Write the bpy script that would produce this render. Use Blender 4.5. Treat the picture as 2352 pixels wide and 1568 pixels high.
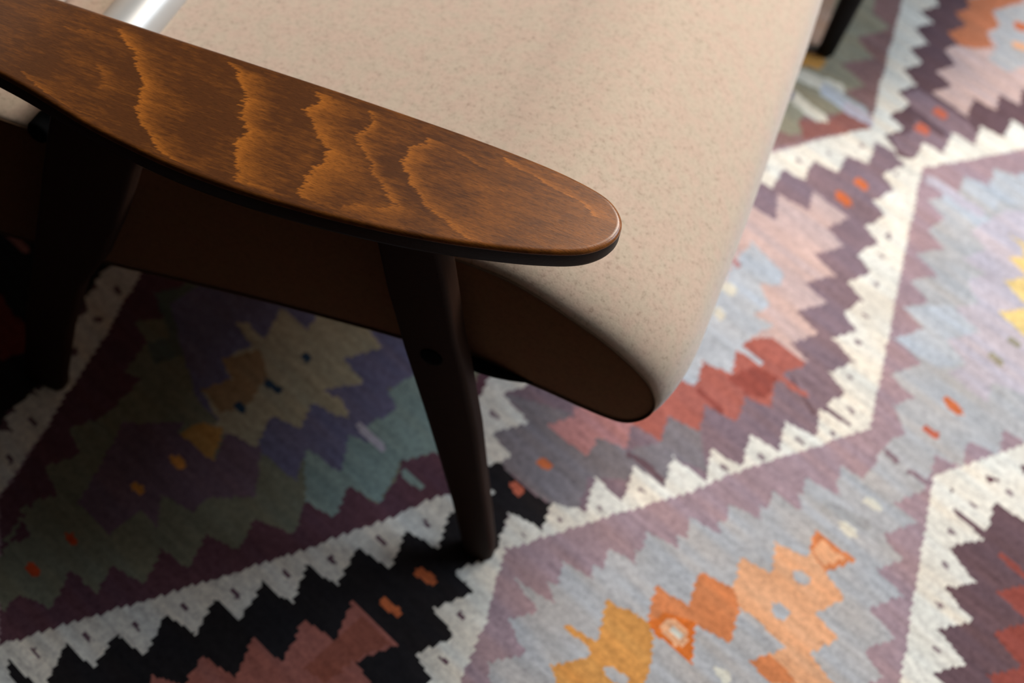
import bpy, bmesh, math
import numpy as np
from mathutils import Vector, Matrix

for o in list(bpy.data.objects):
    bpy.data.objects.remove(o)
SC = bpy.context.scene
COL = SC.collection

# ------------------------------------------------------------ camera
cd = bpy.data.cameras.new('camera')
cd.sensor_fit = 'HORIZONTAL'; cd.sensor_width = 36.0; cd.lens = 2958.0/2352*36
cd.clip_start = 0.02
cam = bpy.data.objects.new('camera', cd); COL.objects.link(cam)
cam.matrix_world = Matrix([[0.931293, -0.345521, 0.115363, 0.119211], [0.345451, 0.737237, -0.580642, -0.656693], [0.115575, 0.5806, 0.805944, 1.328007], [0.0, 0.0, 0.0, 1.0]])
cd.dof.use_dof = True
cd.dof.focus_distance = 1.035
cd.dof.aperture_fstop = 3.4
SC.camera = cam
# ------------------------------------------------------------ view
vs = SC.view_settings
vs.view_transform = 'Standard'; vs.look = 'None'; vs.gamma = 1; vs.use_curve_mapping = False
vs.exposure = 0.10
# ------------------------------------------------------------ world: daylight from the window side, dim warm room behind
wd = bpy.data.worlds.new('world'); SC.world = wd; wd.use_nodes = True
nt = wd.node_tree; nt.nodes.clear()
wo = nt.nodes.new('ShaderNodeOutputWorld'); bg = nt.nodes.new('ShaderNodeBackground')
tc = nt.nodes.new('ShaderNodeTexCoord'); dp = nt.nodes.new('ShaderNodeVectorMath'); dp.operation = 'DOT_PRODUCT'
dv = Vector((0.55, 0.45, 0.70)).normalized(); dp.inputs[1].default_value = dv
cr = nt.nodes.new('ShaderNodeValToRGB')
cr.color_ramp.elements[0].position = 0.35; cr.color_ramp.elements[0].color = (0.004, 0.0026, 0.0016, 1)
cr.color_ramp.elements[1].position = 1.0; cr.color_ramp.elements[1].color = (0.30, 0.345, 0.41, 1)
e = cr.color_ramp.elements.new(0.62); e.color = (0.034, 0.021, 0.011, 1)
nt.links.new(tc.outputs['Generated'], dp.inputs[0])
nt.links.new(dp.outputs['Value'], cr.inputs[0]); nt.links.new(cr.outputs[0], bg.inputs[0]); nt.links.new(bg.outputs[0], wo.inputs[0])
bg.inputs[1].default_value = 1.0
# ------------------------------------------------------------ lights: added unseen warm key overhead, cool sky at the window
ld = bpy.data.lights.new('added_warm_key', 'AREA'); ld.shape = 'RECTANGLE'; ld.size = 1.2; ld.size_y = 1.1
ld.energy = 84; ld.color = (1.0, 0.925, 0.83)
lo = bpy.data.objects.new('added_warm_key', ld); COL.objects.link(lo)
lo.location = (0.70, 2.10, 2.50)
lo.rotation_euler = (Vector((0.1, 0.15, 0.2)) - Vector(lo.location)).to_track_quat('-Z', 'Y').to_euler()

l2 = bpy.data.lights.new('window_sky', 'AREA'); l2.shape = 'RECTANGLE'; l2.size = 1.3; l2.size_y = 1.9
l2.energy = 74; l2.color = (0.78, 0.885, 1.0)
lo2 = bpy.data.objects.new('window_sky', l2); COL.objects.link(lo2)
lo2.location = (2.03, 1.75, 2.05); lo2.rotation_euler = (0, math.radians(90), 0)

# ------------------------------------------------------------ helpers
def lin(c):
    return tuple(((v/255)/12.92 if v/255 <= .04045 else ((v/255+.055)/1.055)**2.4) for v in c)

def mesh_obj(name, verts, faces, m=None, parent=None, smooth=True):
    me = bpy.data.meshes.new(name)
    me.from_pydata([tuple(map(float, v)) for v in verts], [], [tuple(f) for f in faces])
    me.validate(); me.update()
    if smooth:
        me.polygons.foreach_set('use_smooth', [True]*len(me.polygons))
    if m: me.materials.append(m)
    o = bpy.data.objects.new(name, me); COL.objects.link(o)
    if parent: o.parent = parent
    bm = bmesh.new(); bm.from_mesh(me); bmesh.ops.recalc_face_normals(bm, faces=bm.faces); bm.to_mesh(me); bm.free()
    return o

def thing(name, label, cat, loc=(0, 0, 0)):
    o = bpy.data.objects.new(name, None); COL.objects.link(o); o.location = loc
    o['label'] = label; o['category'] = cat
    return o

def box(name, a, b, m, parent=None, bevel=0.0):
    bm = bmesh.new(); bmesh.ops.create_cube(bm, size=1)
    for v in bm.verts:
        v.co = Vector([(a[i]+b[i])/2 + v.co[i]*(b[i]-a[i]) for i in range(3)])
    if bevel: bmesh.ops.bevel(bm, geom=bm.edges, offset=bevel, segments=3, profile=.5, affect='EDGES')
    me = bpy.data.meshes.new(name); bm.to_mesh(me); bm.free(); me.materials.append(m)
    me.polygons.foreach_set('use_smooth', [False]*len(me.polygons))
    o = bpy.data.objects.new(name, me); COL.objects.link(o)
    if parent: o.parent = parent
    return o

def loft(name, rings, m, parent=None, cap=True, closed=True):
    n = len(rings[0]); vs_ = [p for r in rings for p in r]; f = []
    for i in range(len(rings)-1):
        for j in range(n if closed else n-1):
            k = (j+1) % n
            f.append((i*n+j, i*n+k, (i+1)*n+k, (i+1)*n+j))
    if cap:
        f.append(tuple(range(n))[::-1]); f.append(tuple((len(rings)-1)*n+j for j in range(n)))
    return mesh_obj(name, vs_, f, m, parent)

def rrect(cx, cy, hx, hy, r, z, n=5):
    out = []
    r = min(r, hx*.98, hy*.98)
    for sx, sy, a0 in ((1, 1, 0), (-1, 1, 90), (-1, -1, 180), (1, -1, 270)):
        for i in range(n+1):
            a = math.radians(a0 + 90*i/n)
            out.append((cx+sx*(hx-r)+r*math.cos(a), cy+sy*(hy-r)+r*math.sin(a), z))
    return out

def interp(x, pts):
    pts = sorted(pts); xs = [p[0] for p in pts]; ys = [p[1] for p in pts]
    return float(np.interp(x, xs, ys))

def catmull(pts, per=8, closed=False):
    P_ = [np.array(p, float) for p in pts]; n = len(P_); out = []
    rng = range(n if closed else n-1)
    for i in rng:
        if closed: p0, p1, p2, p3 = P_[i-1], P_[i], P_[(i+1) % n], P_[(i+2) % n]
        else: p0, p1, p2, p3 = P_[max(i-1, 0)], P_[i], P_[i+1], P_[min(i+2, n-1)]
        for k in range(per):
            t = k/per
            out.append(.5*((2*p1)+(-p0+p2)*t+(2*p0-5*p1+4*p2-p3)*t*t+(-p0+3*p1-3*p2+p3)*t**3))
    if not closed: out.append(P_[-1])
    return out

# ------------------------------------------------------------ materials
class NT:
    def __init__(s, name):
        s.m = bpy.data.materials.new(name); s.m.use_nodes = True; s.t = s.m.node_tree
        s.b = s.t.nodes['Principled BSDF']
    def n(s, typ, **k):
        x = s.t.nodes.new(typ)
        for a, v in k.items(): setattr(x, a, v)
        return x
    def l(s, a, b): s.t.links.new(a, b)
    def noise(s, scale, detail=3, vec=None, rough=.5):
        x = s.n('ShaderNodeTexNoise'); x.inputs['Scale'].default_value = scale; x.inputs['Detail'].default_value = detail
        x.inputs['Roughness'].default_value = rough
        if vec: s.l(vec, x.inputs['Vector'])
        return x.outputs['Fac']
    def obj(s, scale=(1, 1, 1), rot=(0, 0, 0)):
        c = s.n('ShaderNodeTexCoord'); mp = s.n('ShaderNodeMapping'); mp.inputs['Scale'].default_value = scale
        mp.inputs['Rotation'].default_value = rot
        s.l(c.outputs['Object'], mp.inputs[0]); return mp.outputs[0]
    def ramp(s, fac, stops):
        r = s.n('ShaderNodeValToRGB'); el = r.color_ramp.elements
        el[0].position, el[0].color = stops[0][0], (*stops[0][1], 1)
        el[1].position, el[1].color = stops[-1][0], (*stops[-1][1], 1)
        for p, c in stops[1:-1]:
            e = el.new(p); e.color = (*c, 1)
        s.l(fac, r.inputs[0]); return r.outputs[0]
    def mix(s, fac, a, b, mode='MIX'):
        x = s.n('ShaderNodeMix', data_type='RGBA', blend_type=mode)
        if isinstance(fac, float): x.inputs[0].default_value = fac
        else: s.l(fac, x.inputs[0])
        for i, v in ((6, a), (7, b)):
            if isinstance(v, tuple): x.inputs[i].default_value = (*v, 1)
            else: s.l(v, x.inputs[i])
        return x.outputs[2]
    def math(s, op, a, b):
        x = s.n('ShaderNodeMath', operation=op)
        for i, v in ((0, a), (1, b)):
            if isinstance(v, (int, float)): x.inputs[i].default_value = v
            else: s.l(v, x.inputs[i])
        return x.outputs[0]
    def bump(s, h, strength, dist):
        x = s.n('ShaderNodeBump'); x.inputs['Strength'].default_value = strength; x.inputs['Distance'].default_value = dist
        s.l(h, x.inputs['Height']); s.l(x.outputs[0], s.b.inputs['Normal'])

def wool(name, base, dark, sheen=.5):
    M = NT(name); v = M.obj()
    fine = M.noise(700, 4, v, .7); mid = M.noise(210, 3, v, .65); big = M.noise(14, 2, v)
    c = M.ramp(M.math('ADD', M.math('MULTIPLY', fine, .45), M.math('MULTIPLY', mid, .55)), [(.36, dark), (.46, tuple(a*.90 for a in base)), (.58, base)])
    c = M.mix(M.math('MULTIPLY', big, .25), c, tuple(a*.86 for a in base))
    mot = M.ramp(M.noise(55, 2, v), [(.38, (1.0, .962, .955)), (.62, (.965, 1.0, .975))]); c = M.mix(1.0, c, mot, 'MULTIPLY')
    M.l(c, M.b.inputs['Base Color']); M.b.inputs['Roughness'].default_value = .95
    M.b.inputs['Specular IOR Level'].default_value = .12
    M.b.inputs['Sheen Weight'].default_value = sheen; M.b.inputs['Sheen Tint'].default_value = (.78, .89, 1, 1); M.b.inputs['Sheen Roughness'].default_value = .5  # blue sheen tint puts cool sky light into the fabric colour at grazing edges
    M.bump(M.math('ADD', fine, M.math('MULTIPLY', mid, 1.0)), .3, .0007)
    return M.m
m_fabric = wool('tan_wool_fabric', lin((202, 178, 157)), lin((162, 138, 118)))
m_side = wool('shaded_brown_side_fabric', lin((122, 86, 58)), lin((106, 74, 50)), .05)  # brown side wool, near-side shade put into its colour

def wood(name, dark, light, attr=None, rough=.33, coat=.25, spec=.35):
    M = NT(name); v = M.obj((6, 70, 70)); v2 = M.obj((14, 14, 14))
    fib = M.noise(9, 5, v, .65); pat = M.noise(1.6, 4, v2, .6); v3 = M.obj((60, 420, 420)); pore = M.noise(3, 3, v3, .6)
    if attr:
        a = M.n('ShaderNodeAttribute', attribute_name=attr); f = a.outputs['Fac']
        f = M.math('ADD', M.math('MULTIPLY', f, .8), M.math('MULTIPLY', M.math('SUBTRACT', pat, .45), .55))
        f = M.math('ADD', f, M.math('MULTIPLY', M.math('SUBTRACT', fib, .5), .55))
    else:
        f = M.math('ADD', M.math('SUBTRACT', fib, .3), M.math('MULTIPLY', pat, .3))
    c = M.ramp(f, [(0.0, dark), (.45, tuple((a+b)/2 for a, b in zip(dark, light))), (1.0, light)])
    c = M.mix(M.math('MULTIPLY', M.ramp(pore, [(.38, (1, 1, 1)), (.52, (0, 0, 0))]), .45), c, tuple(x*.45 for x in dark))
    M.l(c, M.b.inputs['Base Color']); M.b.inputs['Roughness'].default_value = rough
    M.b.inputs['Specular IOR Level'].default_value = spec
    M.b.inputs['Coat Weight'].default_value = coat; M.b.inputs['Coat Roughness'].default_value = .16
    M.bump(M.math('ADD', fib, pore), .18, .0006)
    return M.m
m_arm = wood('stained_wood_figured', lin((86, 48, 20)), lin((184, 108, 36)), 'figure')
m_wood = wood('stained_wood_dark', lin((36, 21, 13)), lin((56, 34, 22)), None, .6, 0.0, .12)
m_edge = wood('stained_wood_edge_shaded', lin((22, 11, 5)), lin((36, 18, 8)), None, .45, .0, .12)  # darker copy of the armrest wood, shade of edge and underside in the colour
def plain(name, c, rough=.5, metal=0.0, spec=.5):
    M = NT(name); n_ = M.noise(60, 3, M.obj())
    M.l(M.mix(M.math('MULTIPLY', n_, .3), c, tuple(x*.75 for x in c)), M.b.inputs['Base Color'])
    M.b.inputs['Roughness'].default_value = rough; M.b.inputs['Metallic'].default_value = metal
    M.b.inputs['Specular IOR Level'].default_value = spec
    return M.m
m_black = plain('black_lacquered_wood', lin((12, 10, 9)), .5, 0, .2)
m_seam = plain('seam_thread', lin((88, 62, 38)), .9)
m_tube = plain('satin_grey_tube', lin((190, 188, 184)), .38, .25)
m_rubber = plain('black_rubber', lin((9, 8, 8)), .9, 0, .05)
m_wall = plain('painted_wall', lin((190, 180, 168)), .9)
m_frame = plain('white_window_frame', lin((220, 218, 212)), .5)

# floor boards
M = NT('oak_boards'); bt = M.n('ShaderNodeTexBrick'); bt.inputs['Scale'].default_value = 1
bt.inputs['Brick Width'].default_value = 1.4; bt.inputs['Row Height'].default_value = .12; bt.inputs['Mortar Size'].default_value = .0015
bt.inputs['Color1'].default_value = (*lin((92, 62, 42)), 1); bt.inputs['Color2'].default_value = (*lin((78, 52, 34)), 1)
bt.inputs['Mortar'].default_value = (*lin((50, 36, 24)), 1)
M.l(M.obj(), bt.inputs['Vector'])
M.l(M.mix(M.math('MULTIPLY', M.noise(6, 5, M.obj((2, 30, 2))), .5), bt.outputs[0], lin((60, 40, 26))), M.b.inputs['Base Color'])
M.b.inputs['Roughness'].default_value = .45; m_floor = M.m

# ------------------------------------------------------------ setting
fl = box('floor', (-3.0, -2.6, -.06), (2.17, 3.4, -.006), m_floor); fl['kind'] = 'structure'
# wall with the window opening
wx0, wx1 = 2.05, 2.17; wy0, wy1, wz0, wz1 = .75, 2.8, 1.35, 2.75
def multi_box(name, boxes, m):
    vs_, fs_ = [], []
    for a, b in boxes:
        k = len(vs_)
        vs_ += [(x, y, z) for x in (a[0], b[0]) for y in (a[1], b[1]) for z in (a[2], b[2])]
        fs_ += [tuple(k+i for i in f) for f in ((0, 1, 3, 2), (4, 6, 7, 5), (0, 4, 5, 1), (2, 3, 7, 6), (0, 2, 6, 4), (1, 5, 7, 3))]
    o = mesh_obj(name, vs_, fs_, m, smooth=False); return o
w = multi_box('wall_right', [((wx0, -2.6, -.006), (wx1, wy0, 3.3)), ((wx0, wy1, -.006), (wx1, 3.4, 3.3)),
              ((wx0, wy0, -.006), (wx1, wy1, wz0)), ((wx0, wy0, wz1), (wx1, wy1, 3.3))], m_wall); w['kind'] = 'structure'
w = multi_box('window_1', [((wx0+.03, wy0, wz0), (wx1, wy0+.05, wz1)), ((wx0+.03, wy1-.05, wz0), (wx1, wy1, wz1)),
              ((wx0+.03, wy0+.05, wz0), (wx1, wy1-.05, wz0+.05)), ((wx0+.03, wy0+.05, wz1-.05), (wx1, wy1-.05, wz1)),
              ((wx0+.04, (wy0+wy1)/2-.02, wz0+.05), (wx1-.02, (wy0+wy1)/2+.02, wz1-.05))], m_frame); w['kind'] = 'structure'

# ------------------------------------------------------------ kilim rug
PAL = dict(W=(233,229,219), DT=(206,112,70), DP=(198,108,86), P=(138,117,126), PG=(134,127,132), PD=(108,85,91), MB=(146,114,112), G=(182,182,185), GB=(187,193,202), G3=(178,182,190), G4=(174,172,172),
  G2=(158,160,167), LO=(232,174,134), OR=(214,134,88), OD=(216,116,52), OP=(224,140,112), Y=(216,154,86), YO=(205,150,80),
  BK=(176,104,94), BK2=(154,102,95), BD=(150,80,72), DR=(190,136,136), PK=(206,180,176), K=(38,35,37), RS=(172,106,94),
  RD=(158,92,76), RU=(196,124,92), PO=(204,166,142), T=(138,156,150), TO=(124,124,106), TO2=(96,106,100), V=(112,108,134),
  PV=(116,96,110), S=(172,162,136), SG=(156,150,130), SB=(152,124,92), BL=(50,72,92), LV=(194,186,196), YL=(236,208,142),
  CR=(222,218,204), BR=(102,70,80), YO2=(186,142,82), OR2=(214,150,80), RE=(196,76,40), RM=(112,50,40), SL=(150,134,138), SD=(112,88,98), M=(168,144,152))
POLYS = [('W',[0.7,-0.39,1.58,0.43,3.26,2.08,5.26,3.88,6.76,5.62,8.43,7.22,10.05,8.79,9.24,9.47,8.04,10.5,6.95,11.44,5.18,13.22,3.58,14.78,2.24,16.1,1.3,17.18,0.88,17.82,-0.25,18.56,-0.62,17.82,-1.82,17.9,-2.96,18.29,-3.77,18.16,-5.83,16.09,-7.36,14.43,-8.3,13.6,-13.6,8.6,-10.0,5.4,-7.35,2.92,-6.7,2.08,-4.3,0.32,-2.94,-0.07,-1.29,-0.3]),
('P',[0.18,-0.29,-0.63,0.43,1.25,0.64,0.34,1.52,2.21,1.71,1.15,2.62,3.22,2.6,2.18,3.54,4.18,3.65,3.32,4.49,5.58,4.51,4.53,5.4,6.52,5.48,5.47,6.38,7.27,6.56,6.44,7.39,8.29,7.6,7.29,8.36,9.19,8.52,9.19,8.61,7.49,8.58,7.43,8.63,7.75,9.33,6.22,9.5,6.79,10.33,4.93,10.5,5.54,11.25,4.17,11.49,4.58,12.25,3.05,12.47,3.63,13.27,2.07,13.51,2.57,14.35,1.14,14.55,1.5,15.42,0.26,15.62,0.62,16.44,-0.74,16.76,-0.13,17.61,-0.99,17.71,-1.45,17.86,-1.63,17.74,-2.77,17.72,-1.96,16.73,-3.45,16.51,-2.92,15.71,-4.62,15.56,-4.02,14.69,-5.54,14.55,-5.09,13.69,-6.58,13.58,-6.12,12.73,-7.62,12.59,-8.6,12.2,-11.9,8.6,-9.5,5.6,-5.43,3.39,-6.0,2.7,-3.58,2.59,-4.63,1.67,-2.77,1.51,-3.35,0.93,-3.01,0.4,-1.13,-0.23]),
('PG',[-6.07,2.73,-2.34,3.61,-2.82,2.87,0.05,2.9,-0.4,3.5,1.2,3.8,2.55,3.1,0.87,2.49,1.87,1.67,0.59,1.29,-3.15,1.18,-2.8,1.52,-4.65,1.68,-3.64,2.62]),
('PG',[1.29,3.75,2.24,4.61,1.58,5.32,3.34,5.55,5.32,4.75,3.34,4.49,4.15,3.67,2.18,3.54,2.55,3.1]),
('K',[-3.19,1.2,-1.58,1.17,0.58,1.26,1.24,0.63,-0.63,0.43,-0.16,-0.01,0.22,-0.28,-1.04,-0.42,-2.58,-0.31,-3.58,0.59,-3.41,0.92]),
('DP',[-1.85,1.0,-1.62,0.87,-0.98,0.89,-0.83,1.01,-1.06,1.14,-1.71,1.13]),
('DT',[-1.84,1.96,-1.6,1.85,-0.87,1.9,-0.77,2.03,-1.0,2.13,-1.74,2.08]),
('W',[-2.24,0.44,-2.07,0.42,-1.94,0.48,-1.98,0.56,-2.16,0.58,-2.29,0.52]),
('PD',[1.24,3.75,1.38,3.67,3.93,3.68,4.02,3.76,3.89,3.84,1.33,3.83]),
('PD',[4.75,8.66,4.79,8.59,7.15,8.09,7.24,8.13,7.2,8.2,4.84,8.7]),
('PK',[-5.51,11.71,-5.14,12.64,-3.2,12.72,-4.45,13.63,-2.18,13.78,-3.04,14.53,-0.01,14.47,-0.55,13.64,1.08,13.48,0.25,12.59,2.15,12.36,1.07,11.49,3.02,11.43,2.1,10.54,4.02,10.34,3.34,9.53,4.92,9.36,3.13,8.96,1.82,7.51,-1.96,7.76,-5.33,10.59]),
('GB',[2.32,6.76,0.04,6.66,-2.99,8.33,-2.08,9.55,-2.84,10.53,-3.18,11.6,-1.75,11.48,0.06,11.27,0.14,10.86,-0.81,10.51,0.74,10.15,0.49,9.59,1.87,9.62,1.27,8.69]),
('GB',[-0.62,5.67,1.22,6.55,0.49,7.28,2.21,7.52,1.35,8.21,1.72,8.82,0.39,8.81,-3.22,7.06]),
('CR',[-2.41,9.78,-2.14,9.58,-1.43,9.52,-1.21,9.69,-1.47,9.9,-2.18,9.95]),
('DR',[-3.25,10.65,-3.13,10.55,-2.51,10.51,-2.41,10.58,-2.53,10.67,-3.15,10.72]),
('CR',[-1.5,8.89,-1.29,8.73,-0.73,8.69,-0.56,8.82,-0.76,8.98,-1.32,9.02]),
('DR',[-2.9,2.83,0.07,2.89,-0.48,3.51,1.13,3.77,0.32,4.47,0.51,4.63,-0.88,5.06,-2.63,3.75,-2.24,3.56]),
('BK',[0.32,4.47,2.17,4.61,1.49,5.33,3.38,5.54,2.44,6.26,4.49,6.48,3.68,7.23,5.21,7.46,4.5,8.12,4.37,8.61,4.98,9.31,2.72,9.31,2.13,9.26,1.35,8.64,1.35,8.21,2.23,7.51,0.47,7.29,1.24,6.54,0.4,6.41,-0.4,4.81]),
('BK',[4.19,8.39,4.33,8.31,6.22,8.37,6.29,8.46,6.16,8.54,4.27,8.48]),
('GB',[1.28,8.32,1.43,8.24,3.03,8.31,3.1,8.4,2.95,8.48,1.35,8.41]),
('BD',[1.4,6.52,1.53,6.42,3.52,6.33,3.63,6.41,3.51,6.5,1.51,6.6]),
('BD',[2.13,7.33,2.78,8.2,4.42,8.38,4.62,7.58,3.72,7.35]),
('DT',[-1.82,15.88,-1.56,15.72,-0.71,15.75,-0.61,15.92,-0.87,16.07,-1.72,16.04]),
('DT',[-1.97,15.03,-1.73,14.84,-0.7,14.78,-0.53,14.94,-0.77,15.12,-1.8,15.19]),
('W',[-3.77,18.16,-5.43,19.64,-7.66,21.91,-9.88,24.09,-12.01,26.17,-11.0,25.0,-1.5,36.0,1.5,36.0,11.0,27.0,4.8,21.1,2.49,19.22,1.01,18.06,0.88,17.82,-0.14,17.74,-1.12,17.79,-1.64,17.85,-2.96,18.29]),
('PD',[-0.91,17.75,0.03,17.99,-0.45,18.84,1.04,18.96,0.5,19.94,2.14,20.02,1.53,20.95,3.29,21.05,2.66,21.98,4.01,21.94,9.3,27.0,1.0,35.0,-1.0,35.0,-9.3,26.5,-8.39,25.17,-7.73,24.81,-8.33,24.09,-6.84,23.93,-7.44,23.22,-5.8,22.92,-6.54,22.19,-4.95,21.97,-5.55,21.17,-3.98,20.93,-4.46,20.1,-3.17,20.01,-3.59,18.97,-2.17,18.93,-2.65,18.17,-1.54,17.92]),
('P',[-2.44,18.28,-1.58,18.98,-2.36,19.9,-3.93,20.07,-3.79,20.76,-2.4,20.87,0.18,20.77,1.83,20.52,2.14,20.02,0.5,19.94,1.04,18.96,-0.45,18.84,0.0,18.01,-1.32,17.97]),
('PD',[-2.65,19.8,-2.44,19.63,0.26,19.45,0.4,19.59,0.2,19.75,-2.52,19.94]),
('PD',[-2.59,20.96,-2.4,20.82,0.19,20.75,0.29,20.87,0.11,21.01,-2.5,21.09]),
('PK',[-2.8,21.05,0.4,20.92,-0.39,21.84,1.33,21.93,0.65,22.69,2.28,22.77,1.6,23.58,2.7,23.69,2.0,30.0,-2.0,31.0,-6.75,25.97,-5.83,25.66,-6.36,25.02,-4.99,24.75,-5.55,23.94,-4.15,23.67,-4.68,23.1,-3.14,22.77,-3.79,21.98,-2.06,21.78]),
('RU',[-6.75,25.97,-5.83,25.66,-6.36,25.02,-4.99,24.75,-5.55,23.94,-4.15,23.67,-2.98,24.0,-2.25,24.56,-3.45,24.94,-3.28,25.63,-4.45,26.14,-3.5,27.55,-3.92,27.87]),
('G',[-4.46,26.22,-3.3,27.39,-2.12,28.3,1.76,25.19,0.37,24.54,-0.04,23.84,-2.0,23.86,-2.15,24.78,-3.33,25.0,-3.29,25.71]),
('DT',[-2.56,26.13,-2.22,25.96,-1.53,26.06,-1.49,26.3,-1.82,26.48,-2.51,26.37]),
('LO',[-1.48,25.24,-1.19,25.1,-0.43,25.24,-0.4,25.44,-0.68,25.58,-1.45,25.44]),
('DP',[-1.84,20.37,-1.53,20.18,-0.76,20.21,-0.65,20.41,-0.95,20.6,-1.73,20.57]),
('DP',[-1.88,19.34,-1.59,19.16,-0.74,19.17,-0.62,19.36,-0.91,19.54,-1.76,19.54]),
('MB',[-6.87,14.09,-7.42,14.75,-5.82,16.26,-3.82,18.14,-5.43,19.64,-7.66,21.91,-9.88,24.09,-12.25,26.42,-18.59,22.92,-12.28,17.88]),
('SG',[-9.87,16.44,-11.92,18.85,-15.16,22.09,-11.83,23.91,-10.58,22.68,-8.61,22.56,-9.81,21.25,-7.72,20.91,-8.93,19.8,-6.45,19.56,-7.12,18.76,-4.85,18.76,-6.27,17.73,-7.59,16.9,-6.67,16.1,-7.93,15.73]),
('PO',[-11.98,19.61,-15.27,22.03,-13.84,22.82,-11.12,20.07,-12.09,19.31]),
('GB',[-12.27,19.24,-11.9,19.11,-10.69,19.41,-10.71,19.63,-11.07,19.76,-12.29,19.46]),
('YO',[-12.13,18.86,-11.42,18.6,-9.68,19.01,-9.71,19.43,-10.41,19.69,-12.17,19.27]),  # orange-tinged shade on white at the table foot, painted as yarn colour
('CR',[-10.85,18.22,-10.29,17.97,-7.05,18.45,-6.99,18.78,-7.54,19.03,-10.81,18.55]),
('GB',[-8.58,18.38,-8.09,18.08,-4.52,18.09,-4.32,18.38,-4.78,18.67,-8.39,18.67]),
('LV',[-6.48,18.27,-6.09,18.02,-3.94,18.0,-3.77,18.24,-4.15,18.49,-6.31,18.51]),
('CR',[-9.95,17.35,-9.58,17.1,-6.37,16.99,-6.19,17.21,-6.54,17.45,-9.78,17.57]),
('SG',[-10.36,17.85,-10.11,17.71,-6.54,17.74,-6.45,17.89,-6.69,18.03,-10.28,18.0]),
('V',[-10.02,17.28,-9.73,17.13,-9.31,17.15,-9.24,17.32,-9.53,17.48,-9.94,17.46]),
('BK2',[-7.71,16.62,-6.19,17.2,-6.19,17.92,-3.99,18.19,-3.75,18.03,-6.22,16.05]),
('SG',[-9.7,16.68,-7.42,16.56,-6.95,15.82,-8.84,15.82]),
('G',[3.31,18.43,5.28,18.82,4.3,19.63,6.23,19.99,9.0,24.0,15.0,27.0,22.0,17.0,17.12,11.53,15.74,11.54,16.41,10.69,14.66,10.47,15.41,9.7,13.82,9.47,14.35,8.88,14.62,8.37,13.86,7.48,15.49,7.47,14.51,6.55,16.12,6.33,15.43,5.65,17.31,5.55,16.47,4.67,18.36,4.51,17.49,3.68,19.09,3.53,18.31,2.75,15.5,-5.0,10.0,-6.0,5.45,-3.0,4.45,-2.57,5.41,-1.84,3.56,-1.57,4.32,-0.87,2.16,-0.73,4.51,-0.5,3.32,0.38,5.37,0.58,4.54,1.42,6.27,1.59,5.3,2.43,7.41,2.64,6.34,3.49,8.43,3.64,7.48,4.48,9.46,4.7,8.57,5.55,10.5,5.6,9.37,6.46,11.4,6.63,10.41,7.41,12.34,7.53,11.44,8.38,11.37,8.96,11.82,9.45,10.19,9.93,10.88,10.6,8.85,10.67,9.79,11.69,7.53,11.79,8.43,12.7,6.55,12.9,7.53,13.62,5.73,13.87,6.78,14.63,4.74,14.85,5.75,15.66,4.13,15.89,4.52,16.66,2.67,16.91,3.4,17.34,3.75,18.05]),
('GB',[7.57,11.76,8.41,12.77,6.55,12.9,8.55,13.96,11.0,13.86,9.85,12.86,11.71,12.62,10.63,11.89,8.85,11.78]),
('GB',[4.3,19.56,6.23,19.99,7.31,20.05,8.45,19.15,6.03,18.53,6.55,18.07,3.8,18.08,3.3,18.64,5.23,18.86]),
('GB',[3.11,17.46,3.48,17.19,6.92,17.14,7.13,17.39,6.79,17.65,3.32,17.71]),
('LV',[1.53,17.64,1.81,17.46,5.97,17.49,6.11,17.67,5.85,17.86,1.67,17.84]),
('LV',[8.55,19.07,6.87,18.36,6.39,17.27,6.23,16.81,7.82,16.6,7.09,15.75,8.75,15.78,8.28,15.07,9.79,14.69,8.88,13.96,11.05,13.82,9.85,12.86,11.75,12.59,11.2,11.95,14.11,11.9,13.56,12.61,15.36,12.9,16.44,13.16,10.47,17.9]),
('YL',[10.34,17.66,8.05,17.65,9.46,17.48,9.85,17.17,9.12,16.84,10.5,16.67,10.88,16.58,9.97,15.93,11.79,15.67,12.28,15.62,11.06,14.83,13.16,14.61,14.72,14.84,12.79,17.04]),
('SG',[12.23,13.39,12.35,13.25,13.21,13.17,13.36,13.27,13.24,13.4,12.38,13.49]),
('SG',[12.5,14.22,12.63,14.11,13.39,14.11,13.49,14.21,13.36,14.31,12.6,14.32]),
('DT',[12.1,11.16,12.26,11.02,13.4,10.96,13.55,11.09,13.39,11.23,12.25,11.29]),
('DP',[12.22,9.96,12.38,9.84,13.26,9.85,13.38,9.97,13.22,10.09,12.34,10.08]),
('P',[11.47,8.66,11.57,8.56,12.52,8.48,12.64,8.55,12.55,8.65,11.59,8.74]),
('P',[13.21,8.55,13.33,8.47,14.7,8.52,14.78,8.61,14.66,8.69,13.29,8.63]),
('CR',[12.49,7.06,12.66,6.93,13.46,6.91,13.62,7.04,13.45,7.18,12.65,7.19]),
('CR',[12.39,6.07,12.56,5.92,13.37,5.89,13.55,6.03,13.38,6.17,12.57,6.2]),
('G4',[10.9,6.15,11.18,6.01,13.69,6.32,13.81,6.49,13.55,6.63,11.02,6.33]),
('CR',[12.49,7.06,12.66,6.93,13.46,6.91,13.62,7.04,13.45,7.18,12.65,7.19]),
('CR',[12.39,6.07,12.56,5.92,13.37,5.89,13.55,6.03,13.38,6.17,12.57,6.2]),
('CR',[12.72,0.92,12.84,0.8,13.52,0.77,13.69,0.87,13.57,0.98,12.89,1.02]),
('CR',[12.6,0.93,12.76,0.83,13.45,0.85,13.59,0.96,13.43,1.07,12.73,1.04]),
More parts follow.
